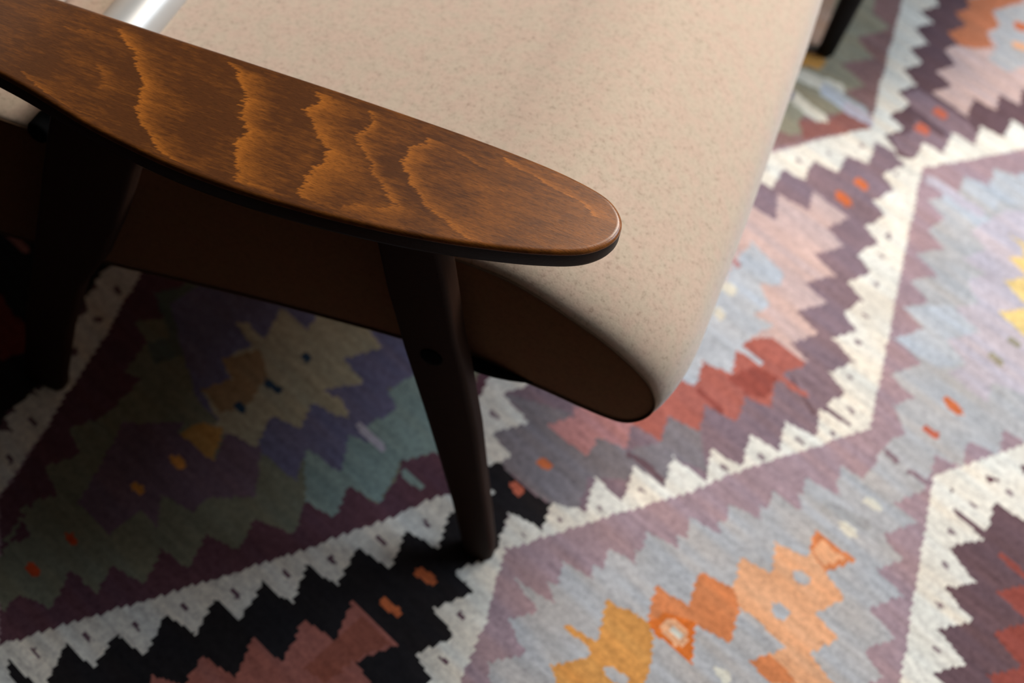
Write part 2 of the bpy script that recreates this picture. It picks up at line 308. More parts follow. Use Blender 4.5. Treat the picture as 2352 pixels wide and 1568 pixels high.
('LO',[10.57,2.79,9.78,3.55,11.53,3.73,10.65,4.46,12.38,4.68,11.7,5.45,14.33,5.47,13.59,4.7,15.25,4.48,14.49,3.67,16.19,3.54,15.64,2.77,17.83,2.53,15.0,-3.0,16.19,1.52,13.72,1.61,14.49,2.47,11.43,2.52]),
('OR',[12.27,4.89,11.7,5.45,14.33,5.47,13.59,4.7]),
('LO',[12.35,4.93,12.23,5.37,13.91,5.32,13.29,4.79]),
('OR',[10.57,2.79,8.78,2.5,9.48,1.72,9.59,1.65,7.61,1.5,8.58,0.66,9.35,0.57,11.6,0.66,10.52,1.43,12.42,1.64,11.56,2.47]),
('OD',[8.58,0.66,8.86,1.13,10.43,1.46,11.6,0.66,9.35,0.57]),
('CR',[9.35,1.02,9.52,0.87,10.34,0.83,10.55,0.96,10.38,1.1,9.56,1.14]),
('LO',[9.13,0.94,9.47,0.7,10.5,0.68,10.84,0.92,10.51,1.16,9.47,1.18]),
('CR',[9.57,0.95,9.69,0.87,10.22,0.87,10.33,0.95,10.21,1.03,9.68,1.03]),
('Y',[6.32,0.43,8.6,0.68,9.33,0.52,10.13,-0.06,10.84,-0.59,8.34,-1.98,6.62,-1.69,7.74,-0.87,7.51,-0.73,5.68,-0.83,5.59,-0.69,7.56,-0.53]),
('G',[8.65,-0.83,8.86,-0.96,9.92,-0.92,10.08,-0.78,9.88,-0.66,8.81,-0.7]),
('G',[12.58,3.14,12.78,2.95,13.48,2.91,13.74,3.06,13.54,3.25,12.84,3.29]),
('G',[12.31,4.14,12.52,3.99,13.21,4.01,13.38,4.16,13.17,4.3,12.48,4.29]),
('OR',[13.72,1.61,14.12,2.1,15.25,2.09,16.03,1.95,15.07,1.53]),
('W',[15.5,8.69,18.21,10.68,25.0,17.0,32.0,16.0,38.0,8.9,27.0,-1.0,21.15,3.31,19.61,4.42,18.54,5.44,17.42,6.52,16.61,7.39,15.74,8.19]),
('PD',[16.58,8.49,18.62,8.53,17.9,9.41,19.77,9.51,25.0,15.0,36.0,8.9,27.0,1.0,22.75,4.37,20.79,4.39,21.87,5.21,19.71,5.4,20.78,6.23,18.64,6.45,19.77,7.15,17.55,7.43,18.67,8.3,16.65,8.39]),
('BD',[22.7,8.61,21.75,7.93,20.83,7.25,22.67,7.22,23.12,7.21,21.87,6.32,24.07,6.05,22.92,5.31,24.47,5.14,28.06,6.38]),
('BD',[19.71,8.2,19.81,8.12,21.77,8.13,21.88,8.21,21.78,8.29,19.81,8.29]),
('W',[-3.5,0.11,-3.77,-0.36,-5.21,-2.26,-6.44,-3.63,-7.37,-4.67,-9.13,-6.33,-10.2,-7.41,-11.25,-8.45,-12.58,-9.64,-14.5,-11.5,-13.0,-18.0,-1.5,-18.5,1.5,-18.5,8.0,-10.0,6.0,-5.0,4.12,-3.37,3.49,-2.61,2.67,-1.82,1.58,-1.04,0.83,-0.46,0.11,-0.21,-2.48,0.24]),
('K',[-1.94,-0.01,-2.75,-0.59,-1.72,-1.46,-3.65,-1.69,-2.56,-2.56,-4.68,-2.74,-3.8,-3.68,-5.73,-3.84,-4.65,-4.7,-6.53,-4.83,-5.67,-5.73,-7.45,-5.83,-6.62,-6.65,-8.47,-6.76,-7.48,-7.67,-9.38,-7.82,-8.57,-8.6,-10.49,-8.66,-9.35,-9.6,-9.87,-9.62,-11.61,-9.69,-11.37,-9.84,-10.0,-9.89,-10.0,-13.0,-2.0,-18.0,2.0,-17.0,6.5,-9.0,2.76,-4.53,3.13,-3.72,1.62,-3.6,2.24,-2.68,0.48,-2.54,1.26,-1.66,-0.3,-1.55,0.43,-0.94,0.46,-0.41,-0.78,0.2]),
('DT',[-1.71,-2.15,-1.46,-2.28,-0.62,-2.25,-0.46,-2.12,-0.7,-2.0,-1.55,-2.02]),
('DT',[-1.75,-3.25,-1.54,-3.34,-0.55,-3.3,-0.43,-3.19,-0.64,-3.09,-1.63,-3.13]),
('RS',[-2.64,-3.71,0.6,-3.72,-0.2,-4.61,1.56,-4.73,1.0,-12.0,-5.0,-12.0,-5.64,-8.21,-6.51,-7.8,-5.01,-7.53,-5.52,-6.84,-3.64,-6.65,-4.58,-5.83,-2.57,-5.74,-3.61,-4.74,-1.7,-4.61]),
('RD',[-1.72,-4.47,-1.82,-3.79,0.39,-3.8,-0.3,-4.53,-0.37,-5.38,-1.66,-5.49]),
('BR',[-12.62,-9.63,-19.14,-7.69,-20.68,-6.19,-22.02,-5.11,-23.6,-3.61,-26.15,-1.51,-24.93,1.64,-14.0,9.0,-10.0,5.4,-7.35,2.92,-6.7,2.08,-4.3,0.32,-2.94,-0.07,-3.77,-0.36,-5.21,-2.26,-7.37,-4.67,-9.12,-6.34,-10.21,-7.4,-11.3,-8.44,-12.58,-9.64,-14.9,-11.0]),
('TO',[-7.36,2.14,-4.96,0.46,-6.0,0.26,-6.81,-0.45,-6.36,-0.71,-5.66,-1.64,-7.59,-1.84,-6.72,-2.62,-8.51,-2.85,-7.41,-3.54,-9.54,-3.92,-8.62,-4.72,-10.51,-4.95,-9.58,-5.76,-11.4,-5.9,-10.44,-6.73,-12.4,-6.88,-11.55,-7.53,-13.47,-7.61,-12.45,-8.43,-14.1,-8.71,-13.93,-9.13,-15.88,-9.08,-18.0,-7.0,-17.0,-8.32,-16.34,-7.75,-18.08,-7.5,-17.41,-6.74,-19.13,-6.52,-18.64,-5.7,-20.31,-5.54,-19.68,-4.71,-20.29,-3.41,-21.3,-3.6,-22.0,-2.71,-23.65,-2.53,-22.72,-1.91,-24.55,-1.63,-23.88,-0.9,-23.34,0.25,-20.66,1.58,-10.5,5.0,-8.0,2.8]),
('T',[-4.85,0.34,-6.03,0.27,-6.81,-0.45,-5.69,-1.62,-7.59,-1.84,-6.72,-2.62,-8.51,-2.85,-10.8,-1.93,-9.92,-0.9,-10.49,0.48,-10.93,1.71,-11.73,2.83,-8.63,2.91,-7.69,2.29]),
('TO2',[-24.55,-1.63,-23.88,-0.9,-22.67,-0.44,-19.74,-1.92,-20.52,-2.92,-22.0,-2.71,-21.51,-2.16]),
('V',[-14.01,3.83,-11.81,2.79,-10.39,1.48,-10.71,0.76,-9.37,0.45,-9.77,-0.47,-7.91,-0.48,-9.92,-0.9,-8.46,-1.7,-10.83,-1.85,-9.71,-2.62,-12.46,-2.71,-14.74,-2.88,-17.12,-2.86,-19.79,-2.34,-23.36,-1.53,-23.38,-0.2,-19.93,0.82,-15.2,1.79]),
('PV',[-16.56,-3.5,-18.73,-4.53,-17.33,-5.59,-16.38,-6.55,-13.76,-6.52,-13.94,-5.58,-12.51,-5.67,-13.83,-5.04,-11.92,-4.84,-12.11,-4.4,-10.49,-3.57,-12.58,-2.59,-14.57,-2.91,-13.57,-3.66,-16.18,-3.76]),
('S',[-14.46,1.63,-12.88,1.48,-13.95,0.53,-11.83,0.43,-13.1,-0.44,-10.89,-0.48,-11.29,-0.73,-12.8,-0.89,-12.1,-1.6,-13.69,-1.84,-12.73,-2.69,-14.27,-2.88,-14.62,-3.03,-13.7,-3.68,-16.18,-3.76,-15.33,-2.87,-17.49,-2.62,-16.84,-1.89,-18.41,-1.69,-18.02,-0.85,-19.84,-0.71,-19.42,-0.5,-17.85,-0.51,-18.84,0.37,-18.71,0.44,-16.73,0.46,-17.1,0.93,-17.07,1.35,-14.98,1.7]),
('YO2',[-16.18,-3.76,-13.67,-3.69,-14.76,-2.91,-15.94,-3.2]),
('SB',[-17.55,-2.57,-17.0,-1.83,-18.47,-1.69,-17.42,-0.81,-15.72,-1.22,-15.08,-2.11,-15.75,-2.71]),
('BL',[-15.72,-0.11,-15.54,-0.22,-14.99,-0.25,-14.85,-0.16,-15.03,-0.05,-15.58,-0.02]),
('BL',[-15.82,-1.27,-15.61,-1.37,-14.52,-1.37,-14.4,-1.27,-14.6,-1.18,-15.7,-1.18]),
('BL',[-15.63,-2.3,-15.38,-2.4,-14.9,-2.39,-14.77,-2.28,-15.01,-2.18,-15.5,-2.18]),
('S',[-12.36,-0.36,-12.23,-0.48,-11.06,-0.65,-10.86,-0.57,-10.99,-0.45,-12.16,-0.29]),
('LV',[-10.18,-0.54,-9.98,-0.64,-8.05,-0.62,-7.93,-0.52,-8.12,-0.42,-10.07,-0.44]),
('T',[-6.4,-0.62,-6.21,-0.71,-4.86,-0.68,-4.75,-0.59,-4.93,-0.5,-6.29,-0.52]),
('OR2',[-15.33,-4.28,-15.09,-4.39,-14.41,-4.39,-14.25,-4.28,-14.49,-4.16,-15.17,-4.16]),
('OR2',[-15.4,-5.35,-15.16,-5.43,-14.55,-5.38,-14.47,-5.28,-14.7,-5.2,-15.31,-5.24]),
('RE',[-15.31,-7.17,-15.1,-7.26,-14.52,-7.25,-14.39,-7.16,-14.6,-7.07,-15.18,-7.07]),
('RE',[-15.29,-8.18,-15.03,-8.28,-14.41,-8.24,-14.29,-8.13,-14.55,-8.04,-15.17,-8.07]),
('K',[-39.64,-3.09,-34.75,-1.52,-30.07,-0.94,-27.53,-1.2,-27.79,-2.0,-27.36,-2.51,-26.1,-3.47,-24.86,-4.15,-23.96,-4.88,-23.53,-5.45,-23.19,-6.39,-22.04,-7.17,-22.86,-7.88]),
('RM',[-32.02,-4.8,-30.11,-4.42,-28.96,-4.48,-27.46,-4.51,-25.98,-4.91,-26.16,-5.5,-27.28,-5.54,-27.17,-6.2]),
('BK2',[-34.42,-3.16,-34.16,-3.25,-31.81,-3.24,-31.7,-3.14,-31.95,-3.05,-34.32,-3.06]),
('W',[-22.02,-5.11,-23.6,-3.61,-26.15,-1.51,-26.97,-0.92,-27.6,-1.24,-27.79,-2.0,-27.36,-2.51,-25.8,-2.62,-26.1,-3.47,-24.81,-3.56,-24.86,-4.15,-23.34,-4.22,-23.96,-4.88,-22.47,-4.88,-23.53,-5.45,-22.73,-5.49,-22.53,-5.6,-23.19,-6.39,-21.71,-6.48,-22.04,-7.17,-24.0,-8.0,-20.5,-8.0,-19.6,-7.55,-20.67,-6.53]),
('SL',[0.56,0.21,0.65,0.16,0.93,0.17,0.98,0.22,0.9,0.27,0.62,0.26]),
('SL',[1.41,1.13,1.49,1.08,1.77,1.09,1.83,1.14,1.74,1.19,1.46,1.18]),
('SL',[2.35,2.07,2.44,2.02,2.72,2.03,2.78,2.08,2.69,2.13,2.41,2.13]),
('SL',[3.23,3.16,3.31,3.11,3.6,3.12,3.66,3.17,3.57,3.22,3.28,3.22]),
('SL',[5.57,5.19,5.66,5.13,5.94,5.13,6.0,5.19,5.92,5.24,5.63,5.24]),
('SL',[6.6,6.08,6.69,6.02,6.98,6.02,7.04,6.08,6.95,6.14,6.67,6.14]),
('SL',[8.37,8.97,8.47,8.9,8.86,8.89,8.94,8.96,8.84,9.03,8.44,9.04]),
('SL',[7.04,9.83,7.14,9.75,7.55,9.75,7.62,9.82,7.52,9.89,7.11,9.9]),
('SL',[5.84,10.91,5.95,10.84,6.37,10.83,6.44,10.9,6.33,10.98,5.92,10.99]),
('SL',[8.51,8.03,8.61,7.96,9.0,7.96,9.07,8.02,8.97,8.09,8.59,8.09]),
('SL',[7.51,7.2,7.61,7.13,7.99,7.13,8.07,7.2,7.97,7.26,7.58,7.26]),
('SL',[6.55,6.08,6.65,6.02,7.04,6.02,7.11,6.09,7.01,6.15,6.63,6.15]),
('SL',[5.56,5.16,5.66,5.1,6.04,5.11,6.11,5.17,6.01,5.23,5.63,5.23]),
('SL',[16.96,8.92,17.04,8.85,17.41,8.85,17.48,8.92,17.4,8.99,17.04,8.99]),
('SL',[16.87,7.88,16.96,7.82,17.31,7.82,17.39,7.88,17.31,7.95,16.95,7.95]),
('SL',[17.8,6.97,17.88,6.91,18.23,6.91,18.3,6.97,18.22,7.03,17.87,7.03]),
('SL',[18.78,5.97,18.86,5.91,19.2,5.92,19.28,5.98,19.2,6.04,18.86,6.04]),
('SL',[19.98,4.98,20.06,4.92,20.39,4.93,20.46,4.99,20.39,5.05,20.06,5.04]),
('SL',[17.91,9.94,18.0,9.87,18.36,9.87,18.44,9.94,18.36,10.01,17.99,10.01]),
('SL',[2.38,14.83,2.47,14.77,2.7,14.76,2.76,14.82,2.67,14.89,2.44,14.9]),
('SL',[3.12,13.99,3.21,13.93,3.44,13.92,3.5,13.98,3.41,14.05,3.18,14.05]),
('SL',[4.24,13.02,4.33,12.96,4.55,12.96,4.6,13.02,4.52,13.08,4.3,13.08]),
('SL',[5.13,11.83,5.22,11.77,5.43,11.77,5.49,11.83,5.4,11.89,5.19,11.89]),
('SL',[-3.47,17.23,-3.36,17.16,-3.12,17.15,-3.06,17.22,-3.16,17.29,-3.41,17.3]),
('SL',[-4.47,16.17,-4.37,16.1,-4.12,16.09,-4.07,16.15,-4.17,16.22,-4.42,16.23]),
('SL',[-5.53,15.22,-5.42,15.15,-5.18,15.14,-5.12,15.21,-5.23,15.28,-5.47,15.29]),
('SL',[-6.65,14.18,-6.55,14.11,-6.3,14.1,-6.25,14.17,-6.35,14.23,-6.6,14.24]),
('SL',[-0.27,17.1,-0.17,17.02,0.07,17.01,0.13,17.08,0.03,17.15,-0.21,17.16]),
('SD',[-3.45,-1.2,-3.35,-1.26,-2.88,-1.28,-2.79,-1.23,-2.88,-1.16,-3.36,-1.14]),
('SD',[-4.37,-2.23,-4.27,-2.29,-3.8,-2.31,-3.71,-2.25,-3.81,-2.19,-4.28,-2.18]),
('SD',[-5.36,-3.36,-5.26,-3.42,-4.8,-3.43,-4.71,-3.38,-4.81,-3.32,-5.27,-3.3]),
('SD',[-6.35,-4.31,-6.25,-4.37,-5.79,-4.38,-5.7,-4.33,-5.8,-4.27,-6.26,-4.26]),
('SD',[-7.29,-5.46,-7.19,-5.51,-6.73,-5.52,-6.65,-5.47,-6.74,-5.41,-7.2,-5.4]),
('SD',[-8.44,-6.39,-8.34,-6.44,-7.89,-6.44,-7.8,-6.39,-7.9,-6.34,-8.36,-6.33]),
('SD',[1.44,-2.23,1.53,-2.29,1.97,-2.31,2.06,-2.25,1.97,-2.19,1.53,-2.18]),
('SD',[2.49,-3.24,2.58,-3.3,3.0,-3.31,3.09,-3.26,3.01,-3.2,2.58,-3.19]),
('SD',[-9.3,-7.38,-9.21,-7.43,-8.75,-7.44,-8.67,-7.4,-8.76,-7.34,-9.21,-7.33]),
('SD',[-10.36,-8.29,-10.27,-8.34,-9.82,-8.34,-9.73,-8.29,-9.82,-8.25,-10.27,-8.24]),
('SD',[-11.38,-9.23,-11.28,-9.28,-10.84,-9.28,-10.75,-9.24,-10.85,-9.19,-11.29,-9.18]),
('SD',[-22.29,-5.98,-22.16,-6.04,-21.63,-6.05,-21.54,-6.0,-21.66,-5.94,-22.2,-5.92]),
('SD',[-21.16,-6.96,-21.04,-7.01,-20.52,-7.02,-20.43,-6.97,-20.55,-6.92,-21.07,-6.91]),
('SD',[-26.41,-2.19,-26.22,-2.28,-25.88,-2.3,-25.75,-2.22,-25.93,-2.12,-26.28,-2.11]),
('SD',[-25.46,-3.1,-25.28,-3.19,-24.94,-3.2,-24.81,-3.12,-24.99,-3.04,-25.33,-3.02]),
('SD',[-24.54,-4.12,-24.36,-4.21,-24.03,-4.22,-23.91,-4.15,-24.08,-4.06,-24.41,-4.05]),
('SL',[2.29,14.8,2.43,14.7,2.74,14.69,2.83,14.78,2.69,14.89,2.38,14.89]),
('SL',[-5.7,2.1,-5.56,2.03,-5.18,2.04,-5.1,2.11,-5.25,2.19,-5.62,2.18]),
('SD',[7.44,8.52,7.49,8.49,9.2,8.5,9.23,8.53,9.19,8.56,7.47,8.56]),
('SD',[16.63,8.48,16.67,8.44,18.63,8.47,18.67,8.5,18.63,8.53,16.66,8.51])]
UW = 0.05*0.4378; UP = 0.05               # one tooth along the weft / along the warp
ANG = 0.396506; OX, OY = 0.002547, -0.047140
def noise2(x, y, seed=0):
    def h(i, j):
        v = (i.astype(np.int64)*374761393 + j.astype(np.int64)*668265263 + seed*982451653) & 0xffffffff
        v = ((v ^ (v >> 13))*1274126177) & 0xffffffff
        return ((v ^ (v >> 16)) & 0xffff)/65535.0
    i, j = np.floor(x), np.floor(y); fx, fy = x-i, y-j
    fx = fx*fx*(3-2*fx); fy = fy*fy*(3-2*fy)
    return (h(i, j)*(1-fx)+h(i+1, j)*fx)*(1-fy)+(h(i, j+1)*(1-fx)+h(i+1, j+1)*fx)*fy
def build_rug():
    c = 0.0026
    u0, u1, v0, v1 = -44*UW, 44*UW, -14*UP, 46*UP
    nu, nv = int((u1-u0)/c), int((v1-v0)/c)
    U = u0+(np.arange(nu)+.5)*c; Vv = v0+(np.arange(nv)+.5)*c
    UU, VV = np.meshgrid(U/UW, Vv/UP)          # in tooth units
    idx = np.zeros((nv, nu), np.int16); names = list(PAL)
    idx[:] = names.index('M')
    # tiny handweaving wobble of every outline
    wu = (noise2(UU*.9, VV*9.0, 3)-.5)*.10; wv = (noise2(UU*1.3, VV*1.3, 5)-.5)*.07
    QQ = (np.floor(UU/.22)+.5)*.22               # slit weave: outlines climb in small steps
    XX, YY = UU*.2+QQ*.8+wu, VV+wv
    def paint(col, pts):
        x = np.array(pts[0::2]); y = np.array(pts[1::2])
        j0 = max(0, int((x.min()-.5-u0/UW)*UW/c)); j1 = min(nu, int((x.max()+.5-u0/UW)*UW/c)+1)
        i0 = max(0, int((y.min()-.3-v0/UP)*UP/c)); i1 = min(nv, int((y.max()+.3-v0/UP)*UP/c)+1)
        if j1 <= j0 or i1 <= i0: return
        A, B = XX[i0:i1, j0:j1], YY[i0:i1, j0:j1]; ins = np.zeros(A.shape, bool); n = len(x)
        for k in range(n):
            xa, ya, xb, yb = x[k], y[k], x[(k+1) % n], y[(k+1) % n]
            if ya == yb: continue
            t = ((ya > B) != (yb > B)) & (A < (xb-xa)*(B-ya)/(yb-ya)+xa)
            ins ^= t
        idx[i0:i1, j0:j1][ins] = names.index(col)
    # the medallions repeat over the whole rug
    def zig(cx, cy, hw, hh, neck, amp, off=0):
        P_ = []
        n = max(2, int(hh/1.0))
        for (ax, ay, bx, by) in ((neck, -hh, hw, 0), (hw, 0, neck, hh), (-neck, hh, -hw, 0), (-hw, 0, -neck, -hh)):
            sx = 1 if ax+bx > 0 else -1
            for k in range(n):
                t = k/n; t2 = (k+.5)/n
                P_ += [cx+ax+(bx-ax)*t, cy+ay+(by-ay)*t, cx+ax+(bx-ax)*t2-sx*amp, cy+ay+(by-ay)*t2]
        return P_
    cols = [('PD', 'BK', 'PK'), ('K', 'RS', 'GB'), ('P', 'PK', 'GB'), ('BR', 'RU', 'G')]
    cc = [('G', 'LO', 'Y'), ('GB', 'LV', 'YL'), ('TO', 'V', 'S')]
    for a in range(-3, 4):
        for b in range(-3, 4):
            cx, cy = -1.5+27.6*a, 8.9+18.3*b; q = cols[(a*3+b) % 4]
            paint('W', [cx+2, cy-9.3, cx+11.6, cy, cx+2, cy+9.3, cx-2, cy+9.3, cx-11.6, cy, cx-2, cy-9.3])
            paint(q[0], zig(cx, cy, 10.6, 9.1, .7, 1.9)); paint(q[1], zig(cx, cy, 6.4, 5.6, .6, 1.6)); paint(q[2], zig(cx, cy, 3.4, 2.6, .5, 1.2))
            cx += 13.8; cy -= 9.15; q = cc[(a+b) % 3]
            paint(q[0], zig(cx, cy, 8.8, 8.3, .6, 1.7)); paint(q[1], zig(cx, cy, 4.8, 4.6, .5, 1.5)); paint(q[2], zig(cx, cy, 2.6, 2.2, .4, 1.0))
    for col, pts in POLYS: paint(col, pts)
    # end borders
    for s in (0, 1):
        a = slice(0, int(.03/c)) if s == 0 else slice(nv-int(.03/c), nv); idx[a, :] = names.index('PD')
    pal = np.array([lin(PAL[k]) for k in names]); C_ = pal[idx]
    # abrash: dye lots that change along the weft threads
    ab = 1+(noise2(UU*.35+7, VV*7.0, 11)-.5)*.22+(noise2(UU*.9, VV*20.0, 12)-.5)*.16+(noise2(UU*.3, VV*1.0, 13)-.5)*.10
    C_ = C_*ab[..., None]
    hue = (noise2(UU*.25, VV*4.0, 21)-.5)*.12
    C_[..., 0] *= 1+hue; C_[..., 2] *= 1-hue
    C_ = np.clip(C_, 0, 1)
    # mesh
    gu, gv = np.meshgrid(u0+np.arange(nu+1)*c, v0+np.arange(nv+1)*c)
    gx, gy = gu-OX, gv-OY
    x = gx*math.cos(ANG)+gy*math.sin(ANG); y = -gx*math.sin(ANG)+gy*math.cos(ANG)
    z = (noise2(gu*5, gv*5, 31)-.5)*.0012-.0008
    co = np.stack([x, y, z], -1).reshape(-1, 3)
    nvx = len(co); k = (np.arange(nv)[:, None]*(nu+1)+np.arange(nu)[None]).ravel()
    quads = np.stack([k, k+1, k+nu+2, k+nu+1], -1)
    # underside rim so that the rug has thickness
    rim = np.concatenate([np.arange(nu+1), (np.arange(1, nv+1))*(nu+1)+nu, nv*(nu+1)+np.arange(nu-1, -1, -1), np.arange(nv-1, 0, -1)*(nu+1)])
    low = co[rim].copy(); low[:, 2] = -.0058
    nr = len(rim); a = rim; b = np.roll(rim, -1); la = nvx+np.arange(nr); lb = np.roll(la, -1)
    quads = np.concatenate([quads, np.stack([b, a, la, lb], -1)])
    co = np.concatenate([co, low])
    me = bpy.data.meshes.new('kilim_rug')
    me.vertices.add(len(co)); me.vertices.foreach_set('co', co.ravel())
    me.loops.add(quads.size); me.loops.foreach_set('vertex_index', quads.ravel().astype(np.int32))
    me.polygons.add(len(quads)); me.polygons.foreach_set('loop_start', (np.arange(len(quads))*4).astype(np.int32))
    me.update(calc_edges=True)
    at = me.attributes.new('yarn', 'FLOAT_COLOR', 'FACE')
    cc_ = np.ones((len(quads), 4), np.float32); cc_[:nu*nv, :3] = C_.reshape(-1, 3); cc_[nu*nv:, :3] = pal[names.index('PD')]
    at.data.foreach_set('color', cc_.ravel())
    M = NT('kilim_wool'); an = M.n('ShaderNodeAttribute', attribute_name='yarn')
    v = M.obj((1, 1, 1), (0, 0, ANG)); mp = M.obj((90, 900, 90), (0, 0, ANG)); f1 = M.noise(3, 3, mp, .6)
    mp2 = M.obj((1, 1, 1)); f2 = M.noise(120, 4, mp2, .75)
    f = M.math('ADD', M.math('MULTIPLY', f1, .5), M.math('MULTIPLY', f2, .5))
    g = M.ramp(f, [(.38, (.66, .64, .66)), (.5, (1, 1, 1)), (.62, (1.22, 1.22, 1.20))])
    M.l(M.mix(1.0, an.outputs['Color'], g, 'MULTIPLY'), M.b.inputs['Base Color'])
    M.b.inputs['Roughness'].default_value = .97; M.b.inputs['Specular IOR Level'].default_value = .1
    M.bump(f, .5, .0015)
    me.materials.append(M.m)
    o = bpy.data.objects.new('kilim_rug', me); COL.objects.link(o)
    o['label'] = 'flat-woven kilim rug with white-toothed diamond medallions in plum, grey, orange and black'
    o['category'] = 'rug'
    return o
build_rug()

# ------------------------------------------------------------ armchair
chair = thing('armchair', 'retro armchair with stained wooden armrest, tapered legs and tan wool seat', 'armchair', (-.28, .41, 0))
def put(o):
    o.location = o.location - chair.location; return o
ZT = .55
OUT = [(-.640, -.004), (-.600, -.006), (-.540, -.013), (-.4737, -.0223), (-.4349, -.0295), (-.381, -.0415), (-.3266, -.0486), (-.2861, -.0513),
 (-.237, -.0505), (-.1867, -.0462), (-.1332, -.0388), (-.0818, -.0285), (-.0319, -.0145), (.001, -.0030), (.0262, .0090), (.0410, .0222), (.0490, .0375),
 (.0488, .0545), (.0388, .0690), (.0219, .0782), (-.011, .0848), (-.0511, .0880), (-.1107, .0895), (-.2102, .0885), (-.2905, .0862), (-.372, .0835),
 (-.4388, .0818), (-.4765, .0809), (-.540, .0780), (-.600, .0720), (-.640, .0640), (-.662, .0500), (-.668, .0300), (-.660, .0090)]
CURVES = [(0.013,1.0,[(-0.4198,0.0709),(-0.4072,0.0596),(-0.3895,0.0495),(-0.3848,0.0381),(-0.3739,0.0284),(-0.3647,0.0163),(-0.3608,0.0034),(-0.3568,-0.0076),(-0.3493,-0.0167),(-0.3361,-0.0259),(-0.3262,-0.0335),(-0.3164,-0.0409),(-0.3007,-0.0452)]),
(0.017,1.0,[(-0.3165,0.0761),(-0.3069,0.0718),(-0.3013,0.061),(-0.29,0.0532),(-0.2837,0.046),(-0.2836,0.0327),(-0.2763,0.0205),(-0.2656,0.0116),(-0.2676,-0.0021),(-0.2629,-0.0178),(-0.2565,-0.0255),(-0.2512,-0.0338),(-0.2505,-0.0427),(-0.232,-0.0389)]),
(0.02,1.0,[(-0.237,0.0776),(-0.2269,0.0693),(-0.2339,0.0539),(-0.2253,0.0466),(-0.2146,0.0347),(-0.2092,0.0275),(-0.1976,0.022),(-0.1971,0.0125),(-0.195,0.0039),(-0.2012,-0.006),(-0.1988,-0.017),(-0.2005,-0.0338),(-0.1958,-0.0354)]),
(0.008,0.9,[(-0.186,0.0784),(-0.1817,0.0733),(-0.1785,0.0617),(-0.1839,0.0445),(-0.1738,0.0354),(-0.163,0.0269),(-0.1559,0.0153),(-0.1445,0.0073),(-0.1331,-0.0031),(-0.1241,-0.0105)]),
(0.012,1.0,[(-0.1291,0.0706),(-0.1291,0.0634),(-0.14,0.0537),(-0.1367,0.0482),(-0.1383,0.0334),(-0.1283,0.0261),(-0.1211,0.016),(-0.1112,0.0088),(-0.1014,-0.0009),(-0.0824,-0.0073),(-0.0713,-0.0135),(-0.0576,-0.017)]),
(0.014,0.9,[(-0.066,0.0782),(-0.0494,0.071),(-0.0364,0.0706),(-0.0185,0.0643),(-0.0002,0.0624),(0.0158,0.0582),(0.0262,0.05)]),
(0.01,0.5,[(-0.1213,0.0688),(-0.1073,0.0688),(-0.0888,0.0625),(-0.0727,0.0594)]),
(0.02,0.5,[(-0.4632,-0.0114),(-0.4397,-0.0209),(-0.4181,-0.0278),(-0.399,-0.0309),(-0.3806,-0.0312)]),
(0.02,0.5,[(-0.165,-0.0333),(-0.1523,-0.0231),(-0.1362,-0.0204),(-0.1246,-0.0094)]),
(0.014,0.35,[(-0.4139,0.0246),(-0.4057,0.0186),(-0.3961,0.0084),(-0.3959,0.0001)]),
(0.016,0.4,[(-0.4642,0.0526),(-0.4528,0.0497),(-0.4409,0.0578)])]
